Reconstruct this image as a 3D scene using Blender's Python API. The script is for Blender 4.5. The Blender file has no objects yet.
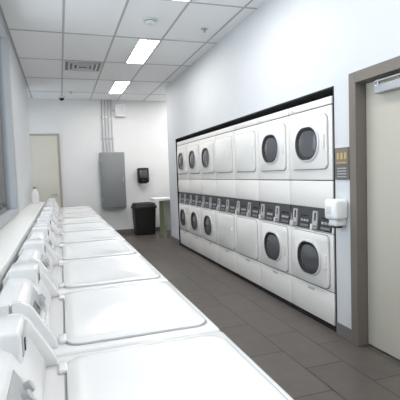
import bpy, bmesh, math, random
from mathutils import Vector, Matrix
random.seed(3)
scene=bpy.context.scene
scene.view_settings.view_transform='Standard'
COL=scene.collection

def s2l(c):
    return tuple(((v/255)/12.92 if v/255<=0.04045 else ((v/255+0.055)/1.055)**2.4) for v in c)
def mat(name,rgb,rough=0.5,metal=0.0,noise=0.0,nscale=20,bump=0.0,coat=0.0,emit=0,emitc=None,spec=None):
    m=bpy.data.materials.new(name); m.use_nodes=True
    nt=m.node_tree; b=nt.nodes['Principled BSDF']
    c=s2l(rgb)
    b.inputs['Base Color'].default_value=(*c,1)
    b.inputs['Roughness'].default_value=rough
    b.inputs['Metallic'].default_value=metal
    if coat: b.inputs['Coat Weight'].default_value=coat; b.inputs['Coat Roughness'].default_value=0.08
    if spec is not None: b.inputs['Specular IOR Level'].default_value=spec
    if emit:
        b.inputs['Emission Color'].default_value=(*(emitc or (1,1,1)),1)
        b.inputs['Emission Strength'].default_value=emit
    if noise or bump:
        tc=nt.nodes.new('ShaderNodeTexCoord'); n=nt.nodes.new('ShaderNodeTexNoise')
        n.inputs['Scale'].default_value=nscale; n.inputs['Detail'].default_value=4
        nt.links.new(tc.outputs['Object'],n.inputs['Vector'])
        if noise:
            r=nt.nodes.new('ShaderNodeValToRGB')
            r.color_ramp.elements[0].position=0.3; r.color_ramp.elements[1].position=0.7
            r.color_ramp.elements[0].color=(*[v*(1-noise) for v in c],1)
            r.color_ramp.elements[1].color=(*[min(1,v*(1+noise*0.5)) for v in c],1)
            nt.links.new(n.outputs['Fac'],r.inputs['Fac']); nt.links.new(r.outputs['Color'],b.inputs['Base Color'])
        if bump:
            bp=nt.nodes.new('ShaderNodeBump'); bp.inputs['Strength'].default_value=bump; bp.inputs['Distance'].default_value=0.01
            nt.links.new(n.outputs['Fac'],bp.inputs['Height']); nt.links.new(bp.outputs['Normal'],b.inputs['Normal'])
    return m

M={}
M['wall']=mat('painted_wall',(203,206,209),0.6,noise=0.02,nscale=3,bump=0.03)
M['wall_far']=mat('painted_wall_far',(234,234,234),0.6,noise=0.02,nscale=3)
M['enamel']=mat('white_enamel',(228,228,228),0.24,noise=0.015,nscale=4,coat=0.25)
M['enamel_d']=mat('dryer_enamel',(229,227,224),0.4,noise=0.015,nscale=4)
M['gap']=mat('dark_gap',(20,20,22),0.8)
M['seam']=mat('seam_grey',(70,70,72),0.6)
M['ctrl']=mat('control_grey',(50,51,54),0.35)
M['ctrl_lt']=mat('control_light',(175,176,178),0.4)
M['ctrl_md']=mat('control_mid',(120,122,125),0.4)
M['lidseam']=mat('lid_seam',(150,150,150),0.5)
M['glass_dk']=mat('dark_glass',(80,82,86),0.08,coat=0.5)
M['display']=mat('display_black',(18,19,21),0.2)
M['rubber']=mat('black_rubber',(24,24,25),0.55)
M['ring']=mat('door_ring',(205,206,208),0.25)
M['metal']=mat('brushed_metal',(175,176,178),0.35,metal=0.9)
M['frame']=mat('door_frame_paint',(112,105,98),0.45,noise=0.02)
M['doorp']=mat('door_paint',(184,180,168),0.45,noise=0.02,nscale=3)
M['beige']=mat('beige_paint',(214,210,198),0.5,noise=0.02,nscale=3)
M['beige2']=mat('beige_frame_paint',(176,172,162),0.5,noise=0.02,nscale=3)
M['base']=mat('baseboard_rubber',(112,110,108),0.5)
M['panel']=mat('grey_cabinet_paint',(132,135,137),0.45,noise=0.03,nscale=6)
M['conduit']=mat('conduit_metal',(185,186,188),0.4,metal=0.5)
M['white']=mat('white_plastic',(240,240,240),0.35)
M['alu']=mat('window_aluminium',(165,168,171),0.45,metal=0.1)
M['tbar']=mat('ceiling_tbar',(175,176,177),0.5)
M['lens']=mat('light_lens',(255,255,255),0.5,emit=29,emitc=(1,0.98,0.955))
M['green']=mat('green_laminate',(140,150,120),0.45,noise=0.03)
M['counter']=mat('counter_laminate',(240,240,236),0.35)
M['tan']=mat('sign_tan',(122,114,102),0.5)
M['yellow']=mat('sign_yellow',(184,160,104),0.5)
M['signgrey']=mat('sign_grey',(100,97,93),0.5)
M['vent']=mat('vent_white',(215,217,218),0.5)
m=mat('acoustic_tile',(236,236,236),0.85,noise=0.03,nscale=60,bump=0.15); M['tile']=m

def floor_mat():
    m=bpy.data.materials.new('floor_tile'); m.use_nodes=True; nt=m.node_tree; b=nt.nodes['Principled BSDF']
    tc=nt.nodes.new('ShaderNodeTexCoord'); mp=nt.nodes.new('ShaderNodeMapping')
    mp.inputs['Rotation'].default_value=(0,0,math.radians(90))
    br=nt.nodes.new('ShaderNodeTexBrick')
    br.inputs['Scale'].default_value=1.0
    br.inputs['Brick Width'].default_value=0.61; br.inputs['Row Height'].default_value=0.305
    br.inputs['Mortar Size'].default_value=0.005; br.inputs['Mortar Smooth'].default_value=0.1
    br.offset=0.5
    br.inputs['Color1'].default_value=(*s2l((108,101,95)),1); br.inputs['Color2'].default_value=(*s2l((99,93,88)),1)
    br.inputs['Mortar'].default_value=(*s2l((60,56,52)),1)
    n=nt.nodes.new('ShaderNodeTexNoise'); n.inputs['Scale'].default_value=9; n.inputs['Detail'].default_value=6
    mx=nt.nodes.new('ShaderNodeMixRGB'); mx.blend_type='MULTIPLY'; mx.inputs['Fac'].default_value=0.35
    nt.links.new(tc.outputs['Object'],mp.inputs['Vector']); nt.links.new(mp.outputs['Vector'],br.inputs['Vector'])
    nt.links.new(tc.outputs['Object'],n.inputs['Vector'])
    nt.links.new(br.outputs['Color'],mx.inputs['Color1']); nt.links.new(n.outputs['Fac'],mx.inputs['Color2'])
    nt.links.new(mx.outputs['Color'],b.inputs['Base Color'])
    b.inputs['Roughness'].default_value=0.4
    bp=nt.nodes.new('ShaderNodeBump'); bp.inputs['Strength'].default_value=0.3; bp.inputs['Distance'].default_value=0.003; bp.invert=True
    nt.links.new(br.outputs['Fac'],bp.inputs['Height']); nt.links.new(bp.outputs['Normal'],b.inputs['Normal'])
    return m
M['floor']=floor_mat()
def glass_mat():
    m=bpy.data.materials.new('window_glass'); m.use_nodes=True; nt=m.node_tree
    for n in list(nt.nodes): nt.nodes.remove(n)
    o=nt.nodes.new('ShaderNodeOutputMaterial'); t=nt.nodes.new('ShaderNodeBsdfTransparent'); g=nt.nodes.new('ShaderNodeBsdfGlossy')
    g.inputs['Roughness'].default_value=0.03
    t.inputs['Color'].default_value=(0.9,0.92,0.93,1)
    f=nt.nodes.new('ShaderNodeFresnel'); f.inputs['IOR'].default_value=1.2
    mx=nt.nodes.new('ShaderNodeMixShader')
    nt.links.new(f.outputs[0],mx.inputs[0]); nt.links.new(t.outputs[0],mx.inputs[1]); nt.links.new(g.outputs[0],mx.inputs[2]); nt.links.new(mx.outputs[0],o.inputs[0])
    return m
M['glass']=glass_mat()

class B:
    def __init__(s): s.bm=bmesh.new(); s.mats=[]
    def mi(s,k):
        if k not in s.mats: s.mats.append(k)
        return s.mats.index(k)
    def box(s,x0,x1,y0,y1,z0,z1,k,bev=0,seg=2,M4=None):
        bm=s.bm; i=s.mi(k)
        vs=[bm.verts.new((x,y,z)) for x in (x0,x1) for y in (y0,y1) for z in (z0,z1)]
        idx=[(0,1,3,2),(4,6,7,5),(0,4,5,1),(2,3,7,6),(0,2,6,4),(1,5,7,3)]
        fs=[bm.faces.new([vs[a] for a in f]) for f in idx]
        for f in fs: f.material_index=i
        if M4 is not None: bmesh.ops.transform(bm,matrix=M4,verts=vs)
        if bev:
            es=list({e for f in fs for e in f.edges})
            r=bmesh.ops.bevel(bm,geom=es,offset=bev,segments=seg,profile=0.5,affect='EDGES')
            for f in r['faces']: f.material_index=i
    def loft(s,loops,k,cap0=False,cap1=True,ks=None):
        bm=s.bm; vl=[[bm.verts.new(p) for p in L] for L in loops]
        n=len(vl[0])
        for a in range(len(vl)-1):
            i=s.mi(ks[a] if ks else k)
            for j in range(n):
                f=bm.faces.new((vl[a][j],vl[a][(j+1)%n],vl[a+1][(j+1)%n],vl[a+1][j])); f.material_index=i
        if cap1:
            f=bm.faces.new(vl[-1]); f.material_index=s.mi(ks[-1] if ks else k)
        if cap0:
            f=bm.faces.new(vl[0][::-1]); f.material_index=s.mi(ks[0] if ks else k)
    def cyl(s,p,ax,r,h,k,n=20,r2=None):
        ax=Vector(ax).normalized(); t=ax.orthogonal().normalized(); u=ax.cross(t); p=Vector(p)
        r2=r if r2 is None else r2
        L0=[p+r*(math.cos(a)*t+math.sin(a)*u) for a in [2*math.pi*i/n for i in range(n)]]
        L1=[p+ax*h+r2*(math.cos(a)*t+math.sin(a)*u) for a in [2*math.pi*i/n for i in range(n)]]
        s.loft([L0,L1],k,cap0=True,cap1=True)
    def prism(s,prof,y0,y1,k,bev=0):
        bm=s.bm;i=s.mi(k)
        a=[bm.verts.new((x,y0,z)) for x,z in prof]; b=[bm.verts.new((x,y1,z)) for x,z in prof]
        n=len(prof); fs=[bm.faces.new(a[::-1]),bm.faces.new(b)]
        for j in range(n): fs.append(bm.faces.new((a[j],a[(j+1)%n],b[(j+1)%n],b[j])))
        for f in fs: f.material_index=i
        if bev:
            es=list({e for f in fs for e in f.edges})
            r=bmesh.ops.bevel(bm,geom=es,offset=bev,segments=2,profile=0.5,affect='EDGES')
            for f in r['faces']: f.material_index=i
    def mesh(s,name,smooth=True):
        bmesh.ops.recalc_face_normals(s.bm,faces=s.bm.faces)
        me=bpy.data.meshes.new(name); s.bm.to_mesh(me); s.bm.free()
        for k in s.mats: me.materials.append(M[k])
        if smooth:
            me.polygons.foreach_set('use_smooth',[True]*len(me.polygons)); me.set_sharp_from_angle(angle=math.radians(35))
        return me
    def obj(s,name,loc=(0,0,0),smooth=True):
        o=bpy.data.objects.new(name,s.mesh(name,smooth)); o.location=loc; COL.objects.link(o); return o

def rrect(cx,cy,w,h,r,n=6):
    pts=[]
    for (sx,sy,a0) in ((1,1,0),(-1,1,90),(-1,-1,180),(1,-1,270)):
        for i in range(n+1):
            a=math.radians(a0+90*i/n)
            pts.append((cx+sx*(w/2-r)+r*math.cos(a),cy+sy*(h/2-r)+r*math.sin(a)))
    return pts

# ------------------------------------------------ ROOM
H=3.10; XR=2.10; XL=-0.50; YF=9.9; YB=-2.5; YE=8.3
b=B(); b.box(-1.4,3.8,YB-.1,YF+.1,-0.1,0,'floor'); b.obj('floor',smooth=False)
b=B(); b.box(-1.4,3.8,YB-.1,YF+.1,H,H+.1,'tile')
xs=[-1.09+0.608*i for i in range(9)]
for x in xs: b.box(x-.012,x+.012,YB,YF,H-.004,H+.001,'tbar')
ys=[4.18-1.22*5+1.22*i for i in range(10)]
for y in ys:
    if YB<y<YF: b.box(-1.3,3.7,y-.012,y+.012,H-.0045,H+.001,'tbar')
b.obj('ceiling',smooth=False)
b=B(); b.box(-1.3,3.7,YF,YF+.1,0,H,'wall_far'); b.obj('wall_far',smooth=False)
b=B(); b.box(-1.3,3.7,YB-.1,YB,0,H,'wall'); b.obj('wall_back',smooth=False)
OY0,OY1,OZ=2.87,7.69,2.015
DY0,DY1,DZ=1.70,2.60,2.0
T=0.85
b=B()
b.box(XR,XR+T,OY0,OY1,OZ,H,'wall')
b.box(XR,XR+T,OY1,YE,0,H,'wall')
b.box(XR,XR+T,DY1,OY0,0,H,'wall')
b.box(XR,XR+T,DY0,DY1,DZ,H,'wall')
b.box(XR,XR+T,YB,DY0,0,H,'wall')
b.box(XR+T,XR+T+.1,YB,YE,0,H,'wall')
b.box(XR+T,3.7,YE-.1,YE,0,H,'wall')
b.box(3.6,3.7,YE,YF,0,H,'wall')
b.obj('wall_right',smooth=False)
# dark strips standing in for the shade in the gap around the dryers
b=B()
b.box(XR-.004,XR+.84,OY0+.001,OY1-.001,OZ-.012,OZ-.001,'gap')
b.box(XR-.004,XR+.84,OY0+.001,OY0+.011,0.001,OZ-.012,'gap')
b.box(XR-.004,XR+.84,OY1-.011,OY1-.001,0.001,OZ-.012,'gap')
b.obj('alcove_gap_shade',smooth=False)
WY1=5.25; WZ0,WZ1=0.97,2.98
b=B()
b.box(XL-.15,XL,WY1,8.5,0,H,'wall')
b.box(XL-.15,XL,YB,WY1,0,WZ0,'wall')
b.box(XL-.15,XL,YB,WY1,WZ1,H,'wall')
b.box(-1.3,XL-.15,8.4,8.5,0,H,'wall')
b.box(-1.3,-1.2,8.5,8.6,0,H,'wall'); b.box(-1.3,-1.2,9.75,YF,0,H,'wall')
b.box(-1.3,-1.2,8.6,9.75,0,.95,'wall'); b.box(-1.3,-1.2,8.6,9.75,2.9,H,'wall')
b.box(XL,-0.29,0.2,7.75,0,0.92,'wall')
b.box(XL,-0.27,0.18,7.77,0.92,0.96,'counter',bev=.006)
b.obj('wall_left',smooth=False)
b=B()
b.box(XL-.12,XL+.03,WY1-.14,WY1,WZ0,WZ1,'alu',bev=.004)
b.box(XL-.12,XL+.03,YB+.01,WY1-.14,WZ1-.07,WZ1,'alu',bev=.004)
b.box(XL-.12,XL+.03,YB+.01,WY1-.14,WZ0,WZ0+.06,'alu',bev=.004)
for y in (3.4,1.7,0.0,-1.7): b.box(XL-.07,XL+.005,y-.025,y+.025,WZ0+.06,WZ1-.07,'alu',bev=.004)
b.box(XL-.04,XL-.03,YB+.01,WY1-.14,WZ0+.06,WZ1-.07,'glass')
b.obj('window_1',smooth=False)
b=B()
for a in ((8.6,8.65,.95,2.9),(9.70,9.75,.95,2.9),(8.65,9.70,.95,1.0),(8.65,9.70,2.85,2.9)): b.box(-1.28,-1.19,*a,'alu')
b.box(-1.25,-1.24,8.65,9.70,1.0,2.85,'glass')
b.obj('added_window',smooth=False)  # unseen window, added to bring daylight onto the far wall
b=B(); b.box(XR-.008,XR,DY1+.075,OY0,0,.10,'base'); b.box(XR-.008,XR,OY1,YE,0,.10,'base'); b.box(XR-.008,XR,YB,DY0-.075,0,.10,'base'); b.obj('baseboard_right',smooth=False)
b=B(); b.box(0.03,3.6,YF-.008,YF,0,.10,'base'); b.obj('baseboard_far',smooth=False)

b=B()
fw=.07
b.box(XR-.018,XR+.10,DY1-.005,DY1+fw,0,DZ+.06,'frame',bev=.003)
b.box(XR-.018,XR+.10,DY0-fw,DY0+.005,0,DZ+.06,'frame',bev=.003)
b.box(XR-.018,XR+.10,DY0+.005,DY1-.005,DZ-.02,DZ+.06,'frame',bev=.003)
b.obj('trim_1',smooth=False)
b=B()
b.box(XR+.075,XR+.12,DY0+.008,DY1-.008,.012,DZ-.024,'doorp',bev=.003)
b.box(XR+.015,XR+.074,2.16,2.44,1.87,1.93,'metal',bev=.006)
b.box(XR+.0,XR+.02,2.0,2.42,1.945,1.955,'metal')
b.cyl((XR+.02,2.40,1.92),(0,0,1),.012,.04,'metal')
b.cyl((XR+.074,1.80,1.0),(-1,0,0),.025,.02,'metal'); b.cyl((XR+.054,1.80,1.0),(-1,0,0),.01,.04,'metal')
b.box(XR+.01,XR+.025,1.79,1.92,.99,1.01,'metal',bev=.004)
b.obj('door_1',smooth=False)
b=B()
b.box(-.95,.03,YF-.03,YF-.001,0,2.34,'beige2',bev=.003)
b.obj('trim_2',smooth=False)
b=B()
b.box(-.90,-.02,YF-.06,YF-.031,.01,2.29,'beige',bev=.003)
b.cyl((-.1,YF-.06,1.0),(0,-1,0),.022,.05,'metal')
b.box(-.2,-.09,YF-.125,YF-.108,.99,1.01,'metal')
b.obj('door_2',smooth=False)

for (x0,y0) in ((1.045,-1.90),(1.045,.54),(1.045,2.98),(1.045,5.42),(1.045,7.86),(2.87,8.4)):  # last one is out of view, added to brighten the far end
    b=B(); x1,y1=x0+.29,y0+1.18
    b.box(x0,x1,y0,y0+.02,H-.012,H-.001,'vent'); b.box(x0,x1,y1-.02,y1,H-.012,H-.001,'vent')
    b.box(x0,x0+.02,y0+.02,y1-.02,H-.012,H-.001,'vent'); b.box(x1-.02,x1,y0+.02,y1-.02,H-.012,H-.001,'vent')
    b.box(x0+.02,x1-.02,y0+.02,y1-.02,H-.008,H-.001,'lens')
    b.obj('ceiling_light',smooth=False)
b=B(); cx,cy=.43,6.93
for k in range(4):
    w=.57-.13*k; t=.022
    z=H-.012-.004*k
    b.box(cx-w/2,cx+w/2,cy-w/2,cy-w/2+t,z,z+.011,'vent'); b.box(cx-w/2,cx+w/2,cy+w/2-t,cy+w/2,z,z+.011,'vent')
    b.box(cx-w/2,cx-w/2+t,cy-w/2+t,cy+w/2-t,z,z+.011,'vent'); b.box(cx+w/2-t,cx+w/2,cy-w/2+t,cy+w/2-t,z,z+.011,'vent')
b.box(cx-.28,cx+.28,cy-.28,cy+.28,H-.006,H-.0046,'ctrl')
b.obj('ceiling_air_vent',smooth=False)
b=B(); b.cyl((1.05,4.74,H-.001),(0,0,-1),.08,.022,'vent',28); b.cyl((1.05,4.74,H-.023),(0,0,-1),.066,.008,'ctrl_md',28); b.cyl((1.05,4.74,H-.031),(0,0,-1),.066,.022,'vent',28,.04); b.obj('smoke_detector')
for (x,y) in ((1.75,4.9),(.3,9.0)):
    b=B(); b.cyl((x,y,H-.001),(0,0,-1),.04,.008,'metal',20); b.cyl((x,y,H-.009),(0,0,-1),.012,.03,'metal',12); b.cyl((x,y,H-.039),(0,0,-1),.02,.003,'metal',12); b.obj('fire_sprinkler')
b=B(); cx,cy,cz=.12,9.55,H-.001
b.cyl((cx,cy,cz),(0,0,-1),.07,.04,'white',24)
L=[]
for t in range(5):
    a=t/5*math.pi/2; r=.055*math.cos(a); L.append([(cx+r*math.cos(q),cy+r*math.sin(q),cz-.04-.055*math.sin(a)) for q in [2*math.pi*i/20 for i in range(20)]])
b.loft(L,'display'); b.obj('security_camera')

# ------------------------------------------------ WASHERS
def washer_mesh():
    b=B(); hw=.3375
    b.box(-.24,.452,-hw+.004,hw-.004,.03,.815,'enamel',bev=.012)
    b.box(-.25,.467,-hw,hw,.818,.86,'enamel',bev=.016,seg=4)
    b.box(-.235,.445,-hw+.006,hw-.006,.80,.83,'gap')
    b.box(-.2,.44,-hw+.02,hw-.02,.0,.03,'gap')
    b.box(.4515,.4535,-hw+.03,hw-.03,.16,.163,'seam')
    def L(w,d,z,r,cx=.215): return [(x,y,z) for x,y in rrect(cx,0,d,w,r)]
    b.loft([L(.603,.463,.8605,.05),L(.59,.45,.8607,.05)],'lidseam',cap1=False)
    b.loft([L(.59,.45,.8595,.05),L(.59,.45,.866,.05),L(.578,.438,.870,.045),L(.53,.39,.871,.04),L(.51,.37,.868,.035)],'enamel',cap1=True)
    for y in (-.24,.24): b.box(-.03,-.008,y-.03,y+.03,.86,.872,'enamel',bev=.004)
    w=hw-.045
    prof=[(-.235,.868),(-.06,.868),(-.065,.89),(-.118,.985),(-.14,.998),(-.20,.998),(-.235,.94)]
    b.prism(prof,-w+.02,w-.02,'enamel',bev=.004)
    b.box(-.22,-.07,-w+.01,w-.01,.855,.87,'gap')
    pe=[(-.15,.860),(-.03,.860),(-.036,.885),(-.10,.995),(-.125,1.01),(-.15,1.01)]
    pk=[(-.245,.860),(-.158,.860),(-.158,1.005),(-.20,1.005),(-.245,.95)]
    for y0,y1 in ((-w-.002,-w+.022),(w-.022,w+.002)):
        b.prism(pe,y0,y1,'enamel',bev=.004); b.prism(pk,y0+.003,y1-.003,'enamel',bev=.004)
    p0=Vector((-.065,0,.89)); d=Vector((-.053,0,.095)).normalized(); n=Vector((.095,0,.053)).normalized()
    Mx=Matrix(((d.x,0,n.x,p0.x),(0,1,0,0),(d.z,0,n.z,p0.z),(0,0,0,1)))
    b.box(.012,.095,-.25,.02,-.002,.002,'ctrl_lt',M4=Mx)
    b.box(.045,.08,-.23,-.11,.002,.004,'display',M4=Mx)
    for i in range(4): b.box(.022,.036,-.23+.032*i,-.208+.032*i,.002,.006,'white',M4=Mx)
    for i in range(3):
        c=Mx@Vector((.05,-.07+.04*i,.001)); b.cyl(c,n,.014,.014,'ctrl_lt',16,.012)
    b.box(-.20,-.10,.08,.22,.90,1.03,'enamel',bev=.01,seg=3)
    b.box(-.102,-.097,.10,.20,.965,1.015,'ctrl_lt',bev=.002)
    b.box(-.098,-.094,.12,.13,.972,1.0,'display')
    b.cyl((-.25,-.1,.55),(-1,0,0),.012,.03,'rubber',10); b.cyl((-.25,.0,.55),(-1,0,0),.012,.03,'rubber',10)
    return b.mesh('washing_machine')
wm=washer_mesh()
for i in range(10):
    o=bpy.data.objects.new('washing_machine',wm); o.location=(0,.55+.685*i+.3425,0); COL.objects.link(o)

# ------------------------------------------------ DRYERS
def dryer_mesh(window):
    b=B(); hw=.333
    E='enamel_d'
    b.box(.012,.72,-hw,hw,.0,.05,'gap')
    b.box(.0,.70,-hw,hw,.05,.325,E,bev=.006)
    b.box(.0,.70,-hw,hw,.332,.815,E,bev=.006)
    b.box(.0,.70,-hw,hw,1.025,1.258,E,bev=.006)
    b.box(.0,.70,-hw,hw,1.266,1.875,E,bev=.006)
    b.box(.0,.70,-hw,hw,1.882,1.945,E,bev=.008)
    b.box(.006,.69,-hw+.004,hw-.004,.06,1.94,'seam')
    b.prism([(.0,.819),(.5,.819),(.5,1.022),(.022,1.022)],-hw,hw,E,bev=.004)
    p0=Vector((.0,0,.819)); d=Vector((.022,0,.203)).normalized(); n=Vector((-.203,0,.022)).normalized()
    Mx=Matrix(((d.x,0,n.x,p0.x),(0,1,0,0),(d.z,0,n.z,p0.z),(0,0,0,1)))
    for s in (0,1):
        y0=-.310+.325*s; y1=y0+.285
        b.box(.008,.195,y0,y1,-.001,.005,'ctrl',M4=Mx)
        b.box(.115,.175,y0+.02,y0+.15,.005,.008,'display',M4=Mx)
        for j in range(3): b.box(.07,.09,y0+.02+.045*j,y0+.05+.045*j,.005,.010,'ctrl_lt',M4=Mx)
        b.box(.02,.175,y0+.195,y0+.265,.005,.020,'ctrl_lt',M4=Mx)
        b.box(.09,.16,y0+.215,y0+.235,.020,.022,'display',M4=Mx)
        b.box(.03,.05,y0+.20,y0+.25,.020,.022,'ctrl_md',M4=Mx)
        b.box(.025,.045,y0+.02,y0+.15,.005,.008,'ctrl_md',M4=Mx)
    def L(cz,w,h,x,r,n=6): return [(x,y,z) for y,z in rrect(0,cz,w,h,r,n)]
    for cz in (1.585,.572):
        b.loft([L(cz,.572,.462,-.0006,.05),L(cz,.56,.45,-.0008,.05)],'ctrl_md',cap1=False)
        b.loft([L(cz,.56,.45,.001,.05),L(cz,.56,.45,-.014,.05),L(cz,.545,.435,-.019,.045)],E)
        if window:
            b.loft([L(cz,.375,.315,-.019,.15,10),L(cz,.37,.31,-.030,.148,10),L(cz,.352,.292,-.034,.14,10),L(cz,.345,.285,-.034,.138,10),L(cz,.29,.23,-.024,.113,10),L(cz,.285,.225,-.02,.110,10),L(cz,.18,.13,-.034,.062,10)],'ring',
                ks=['ring','ring','ring','rubber','rubber','glass_dk'])
        b.box(-.034,-.018,-.262,-.24,cz-.06,cz+.06,E,bev=.005)
    b.box(-.002,.001,-.05,.05,.28,.30,'ctrl_lt')
    b.cyl((.0,.26,1.90),(-1,0,0),.008,.003,'metal',10)
    return b.mesh('stacked_dryer')
dw=dryer_mesh(True); ds=dryer_mesh(False)
for i in range(7):
    o=bpy.data.objects.new('stacked_dryer', ds if i in (2,3) else dw); o.location=(XR,2.90+.675*i+.3375,0); COL.objects.link(o)

# ------------------------------------------------ wall things
b=B()
b.box(XR-.008,XR-.0005,2.69,2.86,1.27,1.52,'signgrey',bev=.002)
b.box(XR-.010,XR-.008,2.70,2.85,1.39,1.51,'tan')
for j in range(3): b.box(XR-.012,XR-.010,2.715+.045*j,2.74+.045*j,1.43,1.48,'yellow')
b.box(XR-.012,XR-.010,2.715,2.835,1.398,1.406,'yellow')
for j in range(4): b.box(XR-.010,XR-.008,2.72,2.83,1.29+.022*j,1.297+.022*j,'ctrl_lt')
b.obj('wall_sign',smooth=False)
b=B()
b.box(XR-.13,XR-.0005,2.70,2.85,.96,1.12,'white',bev=.03,seg=4)
b.box(XR-.10,XR-.001,2.73,2.83,.91,.97,'white',bev=.015,seg=3)
b.box(XR-.135,XR-.128,2.75,2.81,1.01,1.07,'vent',bev=.002)
b.box(XR-.075,XR-.03,2.75,2.81,.895,.915,'display')
b.obj('hand_sanitizer_dispenser')

b=B()
b.box(.88,1.42,YF-.20,YF-.001,.63,1.90,'panel',bev=.006)
b.box(.90,1.40,YF-.212,YF-.20,.65,1.88,'panel',bev=.004)
b.box(1.36,1.385,YF-.23,YF-.212,1.2,1.32,'metal',bev=.003)
for z in (.8,1.7): b.box(.885,.9,YF-.215,YF-.2,z,z+.08,'metal')
b.obj('electrical_cabinet')
b=B()
for x in (.98,1.05,1.12,1.19): b.cyl((x,YF-.05,1.902),(0,0,1),.017,H-1.904,'conduit',12)
for z in (2.2,2.7): b.box(.95,1.22,YF-.033,YF-.001,z,z+.03,'metal')
b.cyl((1.19,YF-.05,2.86),(1,0,0),.014,.09,'conduit',12)
b.box(1.27,1.50,YF-.12,YF-.001,2.72,3.0,'white',bev=.01); b.box(1.3,1.47,YF-.125,YF-.12,2.76,2.96,'vent')
b.obj('conduit_pipes_with_junction_box')
b=B()
b.box(1.72,1.98,YF-.18,YF-.001,1.18,1.53,'display',bev=.03,seg=3)
b.box(1.76,1.94,YF-.185,YF-.178,1.30,1.48,'glass_dk',bev=.004)
b.box(1.77,1.93,YF-.14,YF-.06,1.165,1.182,'rubber'); b.box(1.79,1.91,YF-.11,YF-.108,1.10,1.17,'white')
b.obj('paper_towel_dispenser')
b=B()
def R(w,d,z,r=.05): return [(1.79+x,9.57+y,z) for x,y in rrect(0,0,w,d,r)]
b.loft([R(.42,.38,.0),R(.43,.39,.02),R(.49,.45,.60),R(.53,.49,.61),R(.53,.49,.65),R(.50,.46,.66),R(.48,.44,.70),R(.44,.40,.725),R(.30,.22,.728),R(.28,.20,.66)],'rubber',cap0=True,cap1=True)
b.obj('trash_bin')
b=B()
b.box(1.86,3.58,8.72,9.27,.80,.85,'counter',bev=.006)
b.box(2.08,2.12,8.78,9.24,0,.80,'green',bev=.003)
b.box(3.45,3.49,8.78,9.24,0,.80,'green',bev=.003)
b.box(2.12,3.45,9.18,9.21,.1,.80,'counter')
b.obj('folding_table',smooth=False)
b=B()
def R2(w,d,z,r=.02): return [(-.40+x,7.3+y,z) for x,y in rrect(0,0,w,d,r)]
b.loft([R2(.10,.16,.961),R2(.11,.17,.98),R2(.11,.17,1.10),R2(.08,.10,1.16),R2(.045,.045,1.18),R2(.045,.045,1.20)],'white',cap0=True)
b.cyl((-.40,7.3,1.20),(0,0,1),.026,.03,'green',16)
b.obj('detergent_bottle')

w=bpy.data.worlds.new('World'); scene.world=w; w.use_nodes=True
bg=w.node_tree.nodes['Background']; bg.inputs['Color'].default_value=(0.88,0.94,1.0,1); bg.inputs['Strength'].default_value=3.1

cam=bpy.data.cameras.new('camera'); co=bpy.data.objects.new('camera',cam); COL.objects.link(co)
cam.sensor_width=36; cam.lens=37.8; cam.clip_start=.02
th,ph,ro=map(math.radians,(18.28,3.66,2.0))
F=Vector((math.sin(th)*math.cos(ph),math.cos(th)*math.cos(ph),-math.sin(ph)))
R0=Vector((math.cos(th),-math.sin(th),0)); U0=R0.cross(F)
Rr=R0*math.cos(ro)-U0*math.sin(ro); Uu=U0*math.cos(ro)+R0*math.sin(ro)
co.matrix_world=Matrix(((Rr.x,Uu.x,-F.x,0),(Rr.y,Uu.y,-F.y,0),(Rr.z,Uu.z,-F.z,1.36),(0,0,0,1)))
scene.camera=co
